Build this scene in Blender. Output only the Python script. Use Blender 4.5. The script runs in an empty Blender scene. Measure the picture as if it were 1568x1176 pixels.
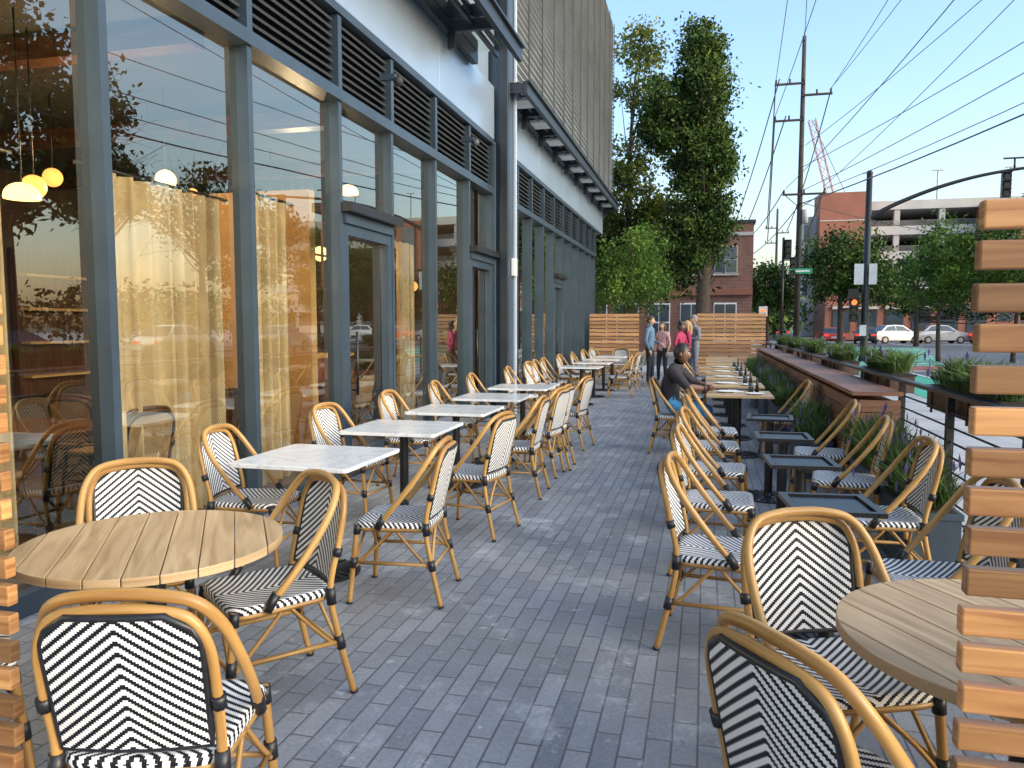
import bpy, math, random
import numpy as np
from mathutils import Vector, Matrix
random.seed(7); rng=np.random.default_rng(11)
D=bpy.data; S=bpy.context.scene
def link(o,parent=None):
    S.collection.objects.link(o)
    if parent is not None: o.parent=parent
    return o
# ---------------------------------------------------------------- materials
def newmat(name):
    m=D.materials.new(name); m.use_nodes=True
    nt=m.node_tree; return m,nt,nt.nodes['Principled BSDF']
def N(nt,t,**kw):
    n=nt.nodes.new(t)
    for k,v in kw.items():
        if k in ('operation','blend_type','data_type','noise_dimensions','wave_type','bands_direction'): setattr(n,k,v)
        else: n.inputs[k].default_value=v
    return n
def c4(c): return (c[0],c[1],c[2],1)
def simple(name,col,rough=.5,metal=0,var=.25,scale=8,bump=.0,coat=0,spec=.5,detail=4,emis=None):
    m,nt,b=newmat(name); L=nt.links
    tc=N(nt,'ShaderNodeTexCoord')
    n=N(nt,'ShaderNodeTexNoise',Scale=scale,Detail=detail); L.new(tc.outputs['Object'],n.inputs['Vector'])
    r=nt.nodes.new('ShaderNodeValToRGB')
    r.color_ramp.elements[0].position=.3; r.color_ramp.elements[1].position=.7
    r.color_ramp.elements[0].color=c4([x*(1-var) for x in col]); r.color_ramp.elements[1].color=c4([min(1,x*(1+var)) for x in col])
    L.new(n.outputs['Fac'],r.inputs['Fac']); L.new(r.outputs['Color'],b.inputs['Base Color'])
    b.inputs['Roughness'].default_value=rough; b.inputs['Metallic'].default_value=metal
    b.inputs['Specular IOR Level'].default_value=spec; b.inputs['Coat Weight'].default_value=coat
    if bump:
        bp=N(nt,'ShaderNodeBump',Strength=bump,Distance=.01); L.new(n.outputs['Fac'],bp.inputs['Height']); L.new(bp.outputs['Normal'],b.inputs['Normal'])
    if emis:
        b.inputs['Emission Color'].default_value=c4(emis[0]); b.inputs['Emission Strength'].default_value=emis[1]
    return m
def marble(name):
    m,nt,b=newmat(name); L=nt.links
    oi=nt.nodes.new('ShaderNodeObjectInfo'); tc=N(nt,'ShaderNodeTexCoord'); ad=nt.nodes.new('ShaderNodeVectorMath'); ad.operation='ADD'
    sc=nt.nodes.new('ShaderNodeVectorMath'); sc.operation='SCALE'; sc.inputs['Scale'].default_value=.7; L.new(oi.outputs['Location'],sc.inputs[0])
    L.new(tc.outputs['Object'],ad.inputs[0]); L.new(sc.outputs[0],ad.inputs[1])
    n=N(nt,'ShaderNodeTexNoise',Scale=2.6,Detail=7,Distortion=1.8,Roughness=.6); L.new(ad.outputs[0],n.inputs['Vector'])
    r=nt.nodes.new('ShaderNodeValToRGB'); e=r.color_ramp.elements
    e[0].position=.40; e[0].color=(.78,.79,.80,1); e[1].position=.60; e[1].color=(.76,.77,.78,1)
    k=e.new(.495); k.color=(.58,.60,.63,1); k=e.new(.47); k.color=(.73,.74,.76,1); k=e.new(.52); k.color=(.73,.74,.76,1)
    L.new(n.outputs[0],r.inputs[0]); L.new(r.outputs[0],b.inputs['Base Color']); b.inputs['Roughness'].default_value=.14
    return m
def wood(name,c1,c2,rough=.45,bv=.35,grain=60):
    m,nt,b=newmat(name); L=nt.links
    uv=N(nt,'ShaderNodeUVMap')
    mp=N(nt,'ShaderNodeMapping'); mp.inputs['Scale'].default_value=(2.2,grain,1); L.new(uv.outputs[0],mp.inputs[0])
    n=N(nt,'ShaderNodeTexNoise',Scale=1.0,Detail=6,Distortion=.6); L.new(mp.outputs[0],n.inputs['Vector'])
    r=nt.nodes.new('ShaderNodeValToRGB'); r.color_ramp.elements[0].position=.32; r.color_ramp.elements[1].position=.68
    r.color_ramp.elements[0].color=c4(c1); r.color_ramp.elements[1].color=c4(c2); L.new(n.outputs['Fac'],r.inputs['Fac'])
    sx=N(nt,'ShaderNodeSeparateXYZ'); L.new(uv.outputs[0],sx.inputs[0])
    dv=N(nt,'ShaderNodeMath',operation='DIVIDE'); dv.inputs[1].default_value=20; L.new(sx.outputs[0],dv.inputs[0])
    fl=N(nt,'ShaderNodeMath',operation='ROUND'); L.new(dv.outputs[0],fl.inputs[0])
    wn=nt.nodes.new('ShaderNodeTexWhiteNoise'); wn.noise_dimensions='1D'; L.new(fl.outputs[0],wn.inputs['W'])
    mr=nt.nodes.new('ShaderNodeMapRange'); mr.inputs[3].default_value=1-bv; mr.inputs[4].default_value=1+bv; L.new(wn.outputs['Value'],mr.inputs[0])
    vm=nt.nodes.new('ShaderNodeVectorMath'); vm.operation='SCALE'; L.new(r.outputs[0],vm.inputs[0]); L.new(mr.outputs[0],vm.inputs['Scale'])
    L.new(vm.outputs[0],b.inputs['Base Color']); b.inputs['Roughness'].default_value=rough
    bp=N(nt,'ShaderNodeBump',Strength=.25,Distance=.002); L.new(n.outputs['Fac'],bp.inputs['Height']); L.new(bp.outputs['Normal'],b.inputs['Normal'])
    return m
def chevron(name,k=1.0,period=.0305):
    m,nt,b=newmat(name); L=nt.links
    uv=N(nt,'ShaderNodeUVMap'); sx=N(nt,'ShaderNodeSeparateXYZ'); L.new(uv.outputs[0],sx.inputs[0])
    def M(op,a,bv=None):
        n=nt.nodes.new('ShaderNodeMath'); n.operation=op
        L.new(a,n.inputs[0])
        if bv is not None:
            if hasattr(bv,'links'): L.new(bv,n.inputs[1])
            else: n.inputs[1].default_value=bv
        return n.outputs[0]
    ax=M('ABSOLUTE',sx.outputs[0])
    st=.0068
    sn=M('MULTIPLY',M('FLOOR',M('DIVIDE',ax,st)),st)
    t=M('ADD',sx.outputs[1],M('MULTIPLY',sn,k*.8))
    f=M('FRACT',M('DIVIDE',t,period))
    g=M('GREATER_THAN',f,.47)
    mx=nt.nodes.new('ShaderNodeMixRGB'); L.new(g,mx.inputs[0]); mx.inputs[1].default_value=(.008,.009,.014,1); mx.inputs[2].default_value=(.82,.82,.82,1)
    L.new(mx.outputs[0],b.inputs['Base Color']); b.inputs['Roughness'].default_value=.45; b.inputs['Specular IOR Level'].default_value=.3
    w1=M('SINE',M('MULTIPLY',ax,2*math.pi/st)); w2=M('SINE',M('MULTIPLY',t,2*math.pi/period*2))
    h=M('ADD',w1,w2); bp=N(nt,'ShaderNodeBump',Strength=.3,Distance=.002); L.new(h,bp.inputs['Height']); L.new(bp.outputs['Normal'],b.inputs['Normal'])
    return m
def bricks(name,c1,c2,mortar,bw,rh,ms,axis='XY',rough=.7,stain=0,bump=.6,offset=.5):
    m,nt,b=newmat(name); L=nt.links
    tc=N(nt,'ShaderNodeTexCoord'); sx=N(nt,'ShaderNodeSeparateXYZ'); L.new(tc.outputs['Object'],sx.inputs[0])
    cb=N(nt,'ShaderNodeCombineXYZ')
    idx={'X':0,'Y':1,'Z':2}
    L.new(sx.outputs[idx[axis[0]]],cb.inputs[0]); L.new(sx.outputs[idx[axis[1]]],cb.inputs[1])
    br=nt.nodes.new('ShaderNodeTexBrick'); L.new(cb.outputs[0],br.inputs['Vector'])
    br.offset=offset
    br.inputs['Color1'].default_value=c4(c1); br.inputs['Color2'].default_value=c4(c2); br.inputs['Mortar'].default_value=c4(mortar)
    br.inputs['Scale'].default_value=1; br.inputs['Brick Width'].default_value=bw; br.inputs['Row Height'].default_value=rh
    br.inputs['Mortar Size'].default_value=ms; br.inputs['Mortar Smooth'].default_value=.3; br.inputs['Bias'].default_value=0
    n=N(nt,'ShaderNodeTexNoise',Scale=1.3,Detail=6,Roughness=.65); L.new(tc.outputs['Object'],n.inputs['Vector'])
    n2=N(nt,'ShaderNodeTexNoise',Scale=60,Detail=3); L.new(tc.outputs['Object'],n2.inputs['Vector'])
    mr=nt.nodes.new('ShaderNodeMapRange'); mr.inputs[1].default_value=.3; mr.inputs[2].default_value=.7; mr.inputs[3].default_value=.8; mr.inputs[4].default_value=1.2; L.new(n.outputs[0],mr.inputs[0])
    mr2=nt.nodes.new('ShaderNodeMapRange'); mr2.inputs[3].default_value=.65; mr2.inputs[4].default_value=1.35; L.new(n2.outputs[0],mr2.inputs[0])
    mu=N(nt,'ShaderNodeMath',operation='MULTIPLY'); L.new(mr.outputs[0],mu.inputs[0]); L.new(mr2.outputs[0],mu.inputs[1])
    vm=nt.nodes.new('ShaderNodeVectorMath'); vm.operation='SCALE'; L.new(br.outputs['Color'],vm.inputs[0]); L.new(mu.outputs[0],vm.inputs['Scale'])
    out=vm.outputs[0]
    if stain:
        def over(scale,det,ro,p0,p1,amt,col,vec):
            nonlocal out
            n3=N(nt,'ShaderNodeTexNoise',Scale=scale,Detail=det,Roughness=ro); L.new(vec,n3.inputs['Vector'])
            rr=nt.nodes.new('ShaderNodeValToRGB'); rr.color_ramp.elements[0].position=p0; rr.color_ramp.elements[1].position=p1
            rr.color_ramp.elements[1].color=(amt,amt,amt,1); L.new(n3.outputs[0],rr.inputs[0])
            mx=nt.nodes.new('ShaderNodeMixRGB'); L.new(rr.outputs[0],mx.inputs[0]); L.new(out,mx.inputs[1]); mx.inputs[2].default_value=c4(col); out=mx.outputs[0]
        over(.6,3,.5,.50,.75,.35,(.36,.31,.28),tc.outputs['Object'])
        over(1.9,10,.75,.55,.72,stain,(.62,.63,.66),cb.outputs[0])
        over(7,6,.7,.61,.70,.6,(.60,.61,.64),tc.outputs['Object'])
        over(11,4,.6,.65,.74,.5,(.07,.07,.08),cb.outputs[0])
    L.new(out,b.inputs['Base Color']); b.inputs['Roughness'].default_value=rough
    iv=N(nt,'ShaderNodeMath',operation='SUBTRACT'); iv.inputs[0].default_value=1; L.new(br.outputs['Fac'],iv.inputs[1])
    ad=N(nt,'ShaderNodeMath',operation='MULTIPLY_ADD'); L.new(n2.outputs[0],ad.inputs[0]); ad.inputs[1].default_value=.35; L.new(iv.outputs[0],ad.inputs[2])
    bp=N(nt,'ShaderNodeBump',Strength=bump,Distance=.004); L.new(ad.outputs[0],bp.inputs['Height']); L.new(bp.outputs['Normal'],b.inputs['Normal'])
    return m
def glassmat(name,base=.13,mul=1.9,tint=(.86,.91,.88),bs=.045):
    m,nt,b=newmat(name); L=nt.links; nt.nodes.remove(b)
    out=nt.nodes['Material Output']
    fr=N(nt,'ShaderNodeFresnel',IOR=1.5); ma=N(nt,'ShaderNodeMath',operation='MULTIPLY_ADD'); ma.use_clamp=True
    L.new(fr.outputs[0],ma.inputs[0]); ma.inputs[1].default_value=mul; ma.inputs[2].default_value=base
    t=nt.nodes.new('ShaderNodeBsdfTransparent'); t.inputs[0].default_value=c4(tint)
    g=nt.nodes.new('ShaderNodeBsdfGlossy'); g.inputs['Roughness'].default_value=.0; g.inputs[0].default_value=(.92,.98,.90,1)
    tc=N(nt,'ShaderNodeTexCoord'); n=N(nt,'ShaderNodeTexNoise',Scale=.8,Detail=1); L.new(tc.outputs['Object'],n.inputs['Vector'])
    bp=N(nt,'ShaderNodeBump',Strength=bs,Distance=.02); L.new(n.outputs[0],bp.inputs['Height']); L.new(bp.outputs[0],g.inputs['Normal'])
    mx=nt.nodes.new('ShaderNodeMixShader'); L.new(ma.outputs[0],mx.inputs[0]); L.new(t.outputs[0],mx.inputs[1]); L.new(g.outputs[0],mx.inputs[2]); L.new(mx.outputs[0],out.inputs[0])
    return m
def leafmat(name,col,tl=.3):
    m,nt,b=newmat(name); L=nt.links
    tc=N(nt,'ShaderNodeTexCoord'); n=N(nt,'ShaderNodeTexNoise',Scale=1.5,Detail=2); L.new(tc.outputs['Object'],n.inputs['Vector'])
    r=nt.nodes.new('ShaderNodeValToRGB'); r.color_ramp.elements[0].position=.35; r.color_ramp.elements[1].position=.65
    r.color_ramp.elements[0].color=c4([x*.6 for x in col]); r.color_ramp.elements[1].color=c4([x*1.35 for x in col])
    L.new(n.outputs[0],r.inputs[0]); L.new(r.outputs[0],b.inputs['Base Color']); b.inputs['Roughness'].default_value=.6; b.inputs['Specular IOR Level'].default_value=.15
    if tl:
        tr=nt.nodes.new('ShaderNodeBsdfTranslucent'); L.new(r.outputs[0],tr.inputs[0])
        mx=nt.nodes.new('ShaderNodeMixShader'); mx.inputs[0].default_value=tl; L.new(b.outputs[0],mx.inputs[1]); L.new(tr.outputs[0],mx.inputs[2]); L.new(mx.outputs[0],nt.nodes['Material Output'].inputs[0])
    return m
def emat(name,col,s):
    m,nt,b=newmat(name); b.inputs['Base Color'].default_value=c4(col); b.inputs['Emission Color'].default_value=c4(col); b.inputs['Emission Strength'].default_value=s; return m

M_steel=simple('blue_grey_steel',(.038,.060,.086),.36,.15,.14,3,detail=7)
M_steelD=simple('dark_steel',(.022,.030,.040),.4,.15,.2,4)
M_louv=simple('louver_metal',(.065,.073,.08),.5,.2,.15,5)
M_fascia=simple('fascia_panel',(.34,.44,.56),.28,.45,.08,.9,detail=5)
M_screen=simple('screen_metal',(.36,.38,.39),.45,.2,.14,2)
M_black=simple('black_metal',(.012,.012,.014),.38,.0,.3,10)
M_rattan=wood('rattan_cane',(.25,.125,.032),(.48,.28,.09),.36,.18,30)
M_wrap=simple('black_binding',(.012,.013,.018),.4,0,.3,60)
M_chev=chevron('chevron_weave')
M_teak=wood('teak_planks',(.34,.22,.11),(.55,.39,.22),.5,.18,26)
M_cedar=wood('cedar_slats',(.26,.105,.035),(.52,.27,.10),.38,.50,34)
M_fence=wood('fence_boards',(.30,.145,.06),(.50,.28,.13),.6,.35,30)
M_bench=wood('brown_boards',(.13,.06,.036),(.24,.12,.072),.55,.2,30)
M_marble=marble('white_marble')
M_glass=glassmat('window_glass')
M_paver=bricks('pavers',(.175,.190,.220),(.255,.272,.300),(.10,.105,.115),.30,.095,.005,axis='YX',stain=.6,rough=.66,bump=.7)
M_brick=bricks('red_brick',(.15,.05,.035),(.22,.08,.055),(.22,.19,.17),.24,.08,.01,axis='XZ',rough=.85,bump=.3)
M_concrete=simple('sidewalk_concrete',(.40,.405,.415),.8,0,.13,2.0,.3,detail=8)
M_asph=simple('asphalt',(.14,.145,.155),.8,0,.25,1.2,.3,detail=8)
M_dirt=simple('ground_earth',(.09,.09,.06),.95,0,.3,.3)
M_green=simple('green_lane_paint',(.08,.42,.27),.7,0,.25,2,detail=8)
M_redp=bricks('brick_crosswalk',(.33,.10,.07),(.42,.15,.10),(.25,.2,.18),.4,.2,.01,axis='XY',rough=.8,bump=.2)
M_white=simple('white_paint',(.75,.75,.74),.6,0,.08,4)
M_bark=simple('bark',(.065,.048,.036),.9,0,.4,9,.8)
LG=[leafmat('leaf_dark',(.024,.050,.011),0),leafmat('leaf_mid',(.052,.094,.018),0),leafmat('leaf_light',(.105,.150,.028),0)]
LB=[leafmat('leaf_fresh_dark',(.06,.12,.022)),leafmat('leaf_fresh',(.12,.21,.035)),leafmat('leaf_fresh_light',(.21,.30,.06))]
LY=[leafmat('leaf_olive_dark',(.05,.075,.016)),leafmat('leaf_olive',(.11,.14,.025)),leafmat('leaf_olive_light',(.20,.22,.05))]
M_curt=simple('curtain_linen',(.60,.45,.28),.9,0,.14,3)
M_int=simple('interior_wall',(.13,.085,.06),.8,0,.3,1.2)
M_intc=simple('interior_ceiling',(.05,.04,.035),.8,0,.3,1.2)
M_intw=simple('interior_warm_wall',(.62,.36,.15),.8,0,.15,2)
M_intf=wood('interior_floor',(.10,.05,.03),(.2,.11,.06),.3,.2,10)
M_darkw=wood('dark_wood',(.07,.03,.018),(.16,.07,.04),.35,.2,20)
M_globe=emat('lamp_glass',(1,.66,.25),3.2)
M_globeo=emat('lamp_glass_amber',(1,.36,.08),2.6)
M_conc2=simple('garage_concrete',(.42,.41,.39),.85,0,.12,.4)
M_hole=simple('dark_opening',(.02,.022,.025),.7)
M_winglass=simple('far_window_glass',(.06,.08,.10),.08,.2,.3,.6)
M_terra=simple('terracotta_panel',(.26,.10,.065),.8,0,.12,.5)

# ---------------------------------------------------------------- mesh builder
class MB:
    def __init__(s): s.v=[];s.f=[];s.m=[];s.uv=[];s.sm=[];s.mats=[]
    def mi(s,mat):
        if mat not in s.mats: s.mats.append(mat)
        return s.mats.index(mat)
    def face(s,idx,mat,uv=None,smooth=False):
        s.f.append(idx); s.m.append(s.mi(mat)); s.uv.append(uv if uv else [(0,0)]*len(idx)); s.sm.append(smooth)
    def quad(s,pts,mat):
        n=len(s.v); s.v+=list(pts); s.face([n+i for i in range(len(pts))],mat)
    def box(s,c,sz,mat,R=None,taper=1.0):
        o=len(s.v); c=Vector(c); hx,hy,hz=[a/2 for a in sz]
        pts=[]
        for z in(-1,1):
            t=taper if z>0 else 1
            for y in(-1,1):
                for x in(-1,1): pts.append(Vector((x*hx*t,y*hy*t,z*hz)))
        for p in pts: s.v.append(tuple(c+(R@p if R else p)))
        ax=max(range(3),key=lambda i:sz[i]); off=20*random.randint(1,400); vo=random.random()*3
        for q in((0,2,3,1),(4,5,7,6),(0,1,5,4),(2,6,7,3),(0,4,6,2),(1,3,7,5)):
            ps=[pts[i] for i in q]
            ext=[max(p[k] for p in ps)-min(p[k] for p in ps) for k in range(3)]
            rest=[k for k in range(3) if k!=ax and ext[k]>1e-9]
            if ext[ax]>1e-9: uv=[(p[ax]+off,(p[rest[0]] if rest else 0)+vo) for p in ps]
            else: uv=[(p[rest[0]]*.15+off,p[rest[-1]]*3+vo) for p in ps]
            s.face([o+i for i in q],mat,uv)
    def tube(s,pts,r,mat,seg=8,caps=True,smooth=True,closed=False):
        pts=[Vector(p) for p in pts]; n=len(pts)
        if not hasattr(r,'__len__'): r=[r]*n
        o=len(s.v); prev=None; ln=0; lens=[]
        off=20*random.randint(1,400)
        for i,p in enumerate(pts):
            if i: ln+=(p-pts[i-1]).length
            lens.append(ln)
            if closed: t=(pts[(i+1)%n]-pts[i-1])
            else: t=(pts[min(i+1,n-1)]-pts[max(i-1,0)])
            t.normalize()
            if prev is None:
                a=Vector((0,0,1)) if abs(t.z)<.9 else Vector((1,0,0)); u=t.cross(a).normalized()
            else: u=(prev-t*prev.dot(t)).normalized()
            w=t.cross(u); prev=u
            for k in range(seg):
                a=2*math.pi*k/seg; s.v.append(tuple(p+(u*math.cos(a)+w*math.sin(a))*r[i]))
        rg=n if closed else n-1
        for i in range(rg):
            j=(i+1)%n
            for k in range(seg):
                k2=(k+1)%seg
                s.face([o+i*seg+k,o+i*seg+k2,o+j*seg+k2,o+j*seg+k],mat,[(lens[i]+off,k*.01),(lens[i]+off,k*.01+.01),(lens[j]+off,k*.01+.01),(lens[j]+off,k*.01)],smooth)
        if caps and not closed:
            s.face([o+k for k in range(seg)][::-1],mat); s.face([o+(n-1)*seg+k for k in range(seg)],mat)
    def cyl(s,p0,p1,r,mat,seg=12,r2=None): s.tube([p0,p1],[r,r if r2 is None else r2],mat,seg)
    def grid(s,fn,nu,nv,mat,uvfn=None,smooth=True):
        o=len(s.v); uvs=[]
        for j in range(nv+1):
            for i in range(nu+1):
                p=fn(i/nu,j/nv); s.v.append(tuple(p)); uvs.append(uvfn(i/nu,j/nv) if uvfn else (i/nu,j/nv))
        for j in range(nv):
            for i in range(nu):
                a=j*(nu+1)+i; q=[a,a+1,a+nu+2,a+nu+1]; s.face([o+k for k in q],mat,[uvs[k] for k in q],smooth)
    def sphere(s,c,r,mat,nu=16,nv=10,v0=0,v1=1):
        rr=r if hasattr(r,'__len__') else (r,r,r)
        def f(u,v):
            th=math.pi*(v0+(v1-v0)*v); ph=2*math.pi*u
            return (c[0]+rr[0]*math.sin(th)*math.cos(ph),c[1]+rr[1]*math.sin(th)*math.sin(ph),c[2]+rr[2]*math.cos(th))
        s.grid(f,nu,nv,mat)
    def poly_prism(s,pts2,axis_fn,h0,h1,mat,off=None):
        n=len(pts2); o=len(s.v)
        for h in(h0,h1):
            for p in pts2: s.v.append(tuple(axis_fn(p,h)))
        off=off if off is not None else 20*random.randint(1,300)
        s.face([o+i for i in range(n)][::-1],mat,[(pts2[i][0]+off,pts2[i][1]) for i in range(n)][::-1])
        s.face([o+n+i for i in range(n)],mat,[(pts2[i][0]+off,pts2[i][1]) for i in range(n)])
        for i in range(n):
            j=(i+1)%n; s.face([o+i,o+j,o+n+j,o+n+i],mat,[(off,0),(off+.05,0),(off+.05,.03),(off,.03)])
    def mesh(s,name):
        me=D.meshes.new(name); me.from_pydata(s.v,[],s.f)
        for m in s.mats: me.materials.append(m)
        me.polygons.foreach_set('material_index',s.m); me.polygons.foreach_set('use_smooth',s.sm)
        ul=me.uv_layers.new(name='UVMap'); flat=[c for f in s.uv for p in f for c in p]; ul.data.foreach_set('uv',flat)
        me.update(); return me
    def obj(s,name,parent=None,loc=(0,0,0),rz=0):
        o=D.objects.new(name,s.mesh(name)); o.location=loc; o.rotation_euler[2]=rz; return link(o,parent)
def smooth(pts,n=5):
    P=[Vector(p) for p in pts]; out=[]
    for i in range(len(P)-1):
        p0=P[max(i-1,0)];p1=P[i];p2=P[i+1];p3=P[min(i+2,len(P)-1)]
        for k in range(n):
            t=k/n; out.append(.5*((2*p1)+(p2-p0)*t+(2*p0-5*p1+4*p2-p3)*t*t+(3*p1-p0-3*p2+p3)*t**3))
    out.append(P[-1]); return out
def empty(name,loc=(0,0,0),rz=0):
    e=D.objects.new(name,None); e.location=loc; e.rotation_euler[2]=rz; return link(e)
def rzof(fx,fy): return math.atan2(fy,fx)-math.pi/2
def bevel(o,w=.004,seg=2):
    m=o.modifiers.new('bevel','BEVEL'); m.width=w; m.segments=seg; m.limit_method='ANGLE'; return o

# ---------------------------------------------------------------- ground
def sheet(name,x0,x1,y0,y1,z,mat,thick=0):
    b=MB()
    if thick: b.box(((x0+x1)/2,(y0+y1)/2,z-thick/2),(x1-x0,y1-y0,thick),mat)
    else: b.quad([(x0,y0,z),(x1,y0,z),(x1,y1,z),(x0,y1,z)],mat)
    return b.obj(name)
sheet('ground',-900,900,-300,1500,-.135,M_dirt)
sheet('road',-80,140,-60,260,-.13,M_asph)
sheet('sidewalk',-60,4.6,-60,30,-.004,M_concrete,.16)
sheet('sidewalk',-60,4.6,43,240,-.004,M_concrete,.16)
sheet('sidewalk',21,110,-60,30,-.004,M_concrete,.16)
sheet('sidewalk',27,110,43,240,-.004,M_concrete,.16)
sheet('patio_paving',-3.7,1.72,-4,26,0,M_paver)
b=MB(); z=-.126
b.quad([(5.0,10,z),(6.9,10,z),(6.9,30.5,z),(5.0,30.5,z)],M_green)
b.quad([(5.4,35.2,z),(9.6,35.2,z),(15.5,62,z),(10.5,62,z)],M_green)
b.obj('bike_lane_marking')
b=MB(); b.quad([(7.2,31,z),(21,31,z),(21,34.5,z),(7.2,34.5,z)],M_redp); b.quad([(5.2,31,z),(7.1,31,z),(7.1,34.5,z),(5.2,34.5,z)],M_green)
z=-.122
for i in range(10): 
    x0=6.0+i*.62; y0=36.5+i*2.6
    b.quad([(x0,y0,z),(x0+4.2,y0,z),(x0+4.3,y0+.5,z),(x0+.1,y0+.5,z)],M_white)
for (x0,x1,y0,y1) in ((5.2,21,30.6,30.9),(5.2,21,34.6,34.9),(6.95,7.08,8,30),(4.8,4.93,8,30),(12.9,13.05,-20,29),(13.2,13.35,-20,29),(16,16.15,64,120),(9.9,10.02,8,11),(9.9,10.02,17,20),(9.9,10.02,26,29)):
    b.quad([(x0,y0,z),(x1,y0,z),(x1,y1,z),(x0,y1,z)],M_white)
b.obj('road_markings')
b=MB()
for y in np.arange(-10,30,1.5): b.box((3.17,y,-.003),(2.8,.012,.006),M_asph)
b.box((3.2,10,-.003),(.012,40,.0055),M_asph)
b.obj('sidewalk_joints')

# ---------------------------------------------------------------- building
bld=empty('restaurant_building')
GX=-3.6
m1=[-2.1,-.6,.95,2.45,3.97,5.5,7.04,8.33,9.8,11.3,12.6]
m2=[13.2,14.4,15.6,16.8,18.0,19.2,20.4,21.6,22.8,24.0,25.0]
b=MB()
for ms in (m1,m2):
    for y in ms: b.box((GX+.02,y,1.88),(.16,.065,3.76),M_steel)
    y0,y1=ms[0],ms[-1]
    b.box((GX+.02,(y0+y1)/2,.06),(.13,y1-y0,.12),M_steel)
    b.box((GX+.03,(y0+y1)/2,3.80),(.19,y1-y0,.11),M_steel)
    b.box((GX+.03,(y0+y1)/2,4.60),(.20,y1-y0,.08),M_steel)
b.obj('window_frames',bld)
b=MB()
R35=Matrix.Rotation(math.radians(35),3,'Y')
for ms in (m1,m2):
    for y in ms: b.box((GX+.04,y,4.2),(.14,.075,.70),M_steel)
    for a,c in zip(ms[:-1],ms[1:]):
        for k in range(9):
            b.box((GX+.02,(a+c)/2,3.90+k*.078),(.085,c-a-.09,.022),M_louv,R35)
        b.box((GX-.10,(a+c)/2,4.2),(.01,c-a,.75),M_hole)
b.obj('louver_band',bld)
b=MB()
for ms in (m1,m2):
    for a,c in zip(ms[:-1],ms[1:]):
        b.quad([(GX,a+.03,.1),(GX,c-.03,.1),(GX,c-.03,3.76),(GX,a+.03,3.76)],M_glass)
b.obj('window_panes',bld)
def door(y0,y1,name):
    b=MB(); top=2.58; w=.11; x=GX+.05
    b.box((x,y0+.04+w/2,top/2),(.09,w,top),M_steel); b.box((x,y1-.04-w/2,top/2),(.09,w,top),M_steel)
    b.box((x,(y0+y1)/2,top-w/2),(.088,y1-y0-.08-2*w,w),M_steel); b.box((x,(y0+y1)/2,.14),(.088,y1-y0-.08-2*w,.24),M_steel)
    b.box((x+.01,(y0+y1)/2,top+.05),(.14,y1-y0-.075,.1),M_steel)
    b.box((x+.06,(y0+y1)/2,top+.15),(.22,y1-y0+.02,.09),M_black)
    b.tube([(x+.10,y0+.2,.85),(x+.10,y0+.2,1.5)],.014,M_black); b.box((x+.07,y0+.2,.9),(.07,.02,.02),M_black); b.box((x+.07,y0+.2,1.45),(.07,.02,.02),M_black)
    return b.obj(name,bld)
door(7.04,8.33,'door'); door(11.3,12.6,'door_far'); door(18,19.2,'door_side')
b=MB()
for ms in (m1,m2):
    y0,y1=ms[0],ms[-1]+(1.6 if ms is m2 else .05)
    yy=y0
    while yy<y1-.1:
        L_=min(3.0,y1-yy); b.box((GX+.05,yy+L_/2,5.08),(.14,L_-.012,.86),M_fascia); yy+=L_
b.box((GX+.0,11.3,5.08),(.1,30,.84),M_steelD)
bevel(b.obj('fascia',bld),.006)
b=MB()
b.box((-3.42,12.90,5.95),(.36,.36,11.9),M_steel); b.box((-3.31,12.66,5.95),(.14,.10,11.9),M_steelD)
b.box((-3.22,13.04,5.95),(.05,.08,11.9),simple('pale_steel',(.36,.43,.52),.5,0,.06,2)); b.box((-3.2,12.9,2.55),(.07,.16,.30),M_white)
b.box((-3.55,12.9,2.3),(.2,.62,4.6),M_steel)
bevel(b.obj('steel_column',bld),.01)
M_cang=glassmat('canopy_glass',.15,1.2,(.7,.78,.85))
def canopy(y0,y1,xo,z,name,step=1.5,light=False):
    b=MB()
    b.box((xo,(y0+y1)/2,z),(.07,y1-y0,.20),M_steelD); b.box((xo+.06,(y0+y1)/2,z+.10),(.05,y1-y0,.03),M_steelD)
    b.box((GX+.19,(y0+y1)/2,z),(.1,y1-y0,.16),M_steelD)
    b.box(((GX+xo)/2+.1,(y0+y1)/2,z+.01),(.05,y1-y0,.06),M_steelD)
    y=y0+.04
    while y<=y1:
        b.box(((GX+.2+xo)/2,y,z),(xo-GX-.28,.07,.15),M_steelD)
        b.box((GX+.25,y,z-.18),(.10,.05,.22),M_steelD)
        if light and y+step<y1: b.box(((GX+.2+xo)/2,y+step/2,z-.03),(.35,.5,.05),M_white)
        y+=step
    zt=z+.09; b.quad([(GX+.1,y0,zt),(xo,y0,zt),(xo,y1,zt),(GX+.1,y1,zt)],M_cang)
    b.obj(name,bld)
canopy(-2,11.3,-2.72,5.52,'canopy',3.0); canopy(12.75,26.6,-2.98,5.5,'canopy_far',1.5,True)
b=MB()
z=5.8; RS=Matrix.Rotation(math.radians(-25),3,'Y')
while z<11.8:
    b.box((-3.30,20.2,z),(.10,14.4,.055),M_screen,RS); z+=.135
for y in np.arange(13.0,27.5,1.2): b.box((-3.24,y,8.8),(.02,.025,6.2),M_louv); b.box((-3.38,y,8.8),(.06,.05,6.2),M_steelD)
for z in (5.75,8.8,11.9): b.box((-3.36,20.2,z),(.12,14.5,.09),M_steelD)
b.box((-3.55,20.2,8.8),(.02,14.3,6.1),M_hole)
b.obj('upper_screen',bld)
b=MB()
b.box((-11.8,11.6,8.7),(16.3,30.4,6.2),M_steelD); b.box((-11.8,11.3,4.75),(16.35,28.6,1.7),M_steelD)
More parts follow.
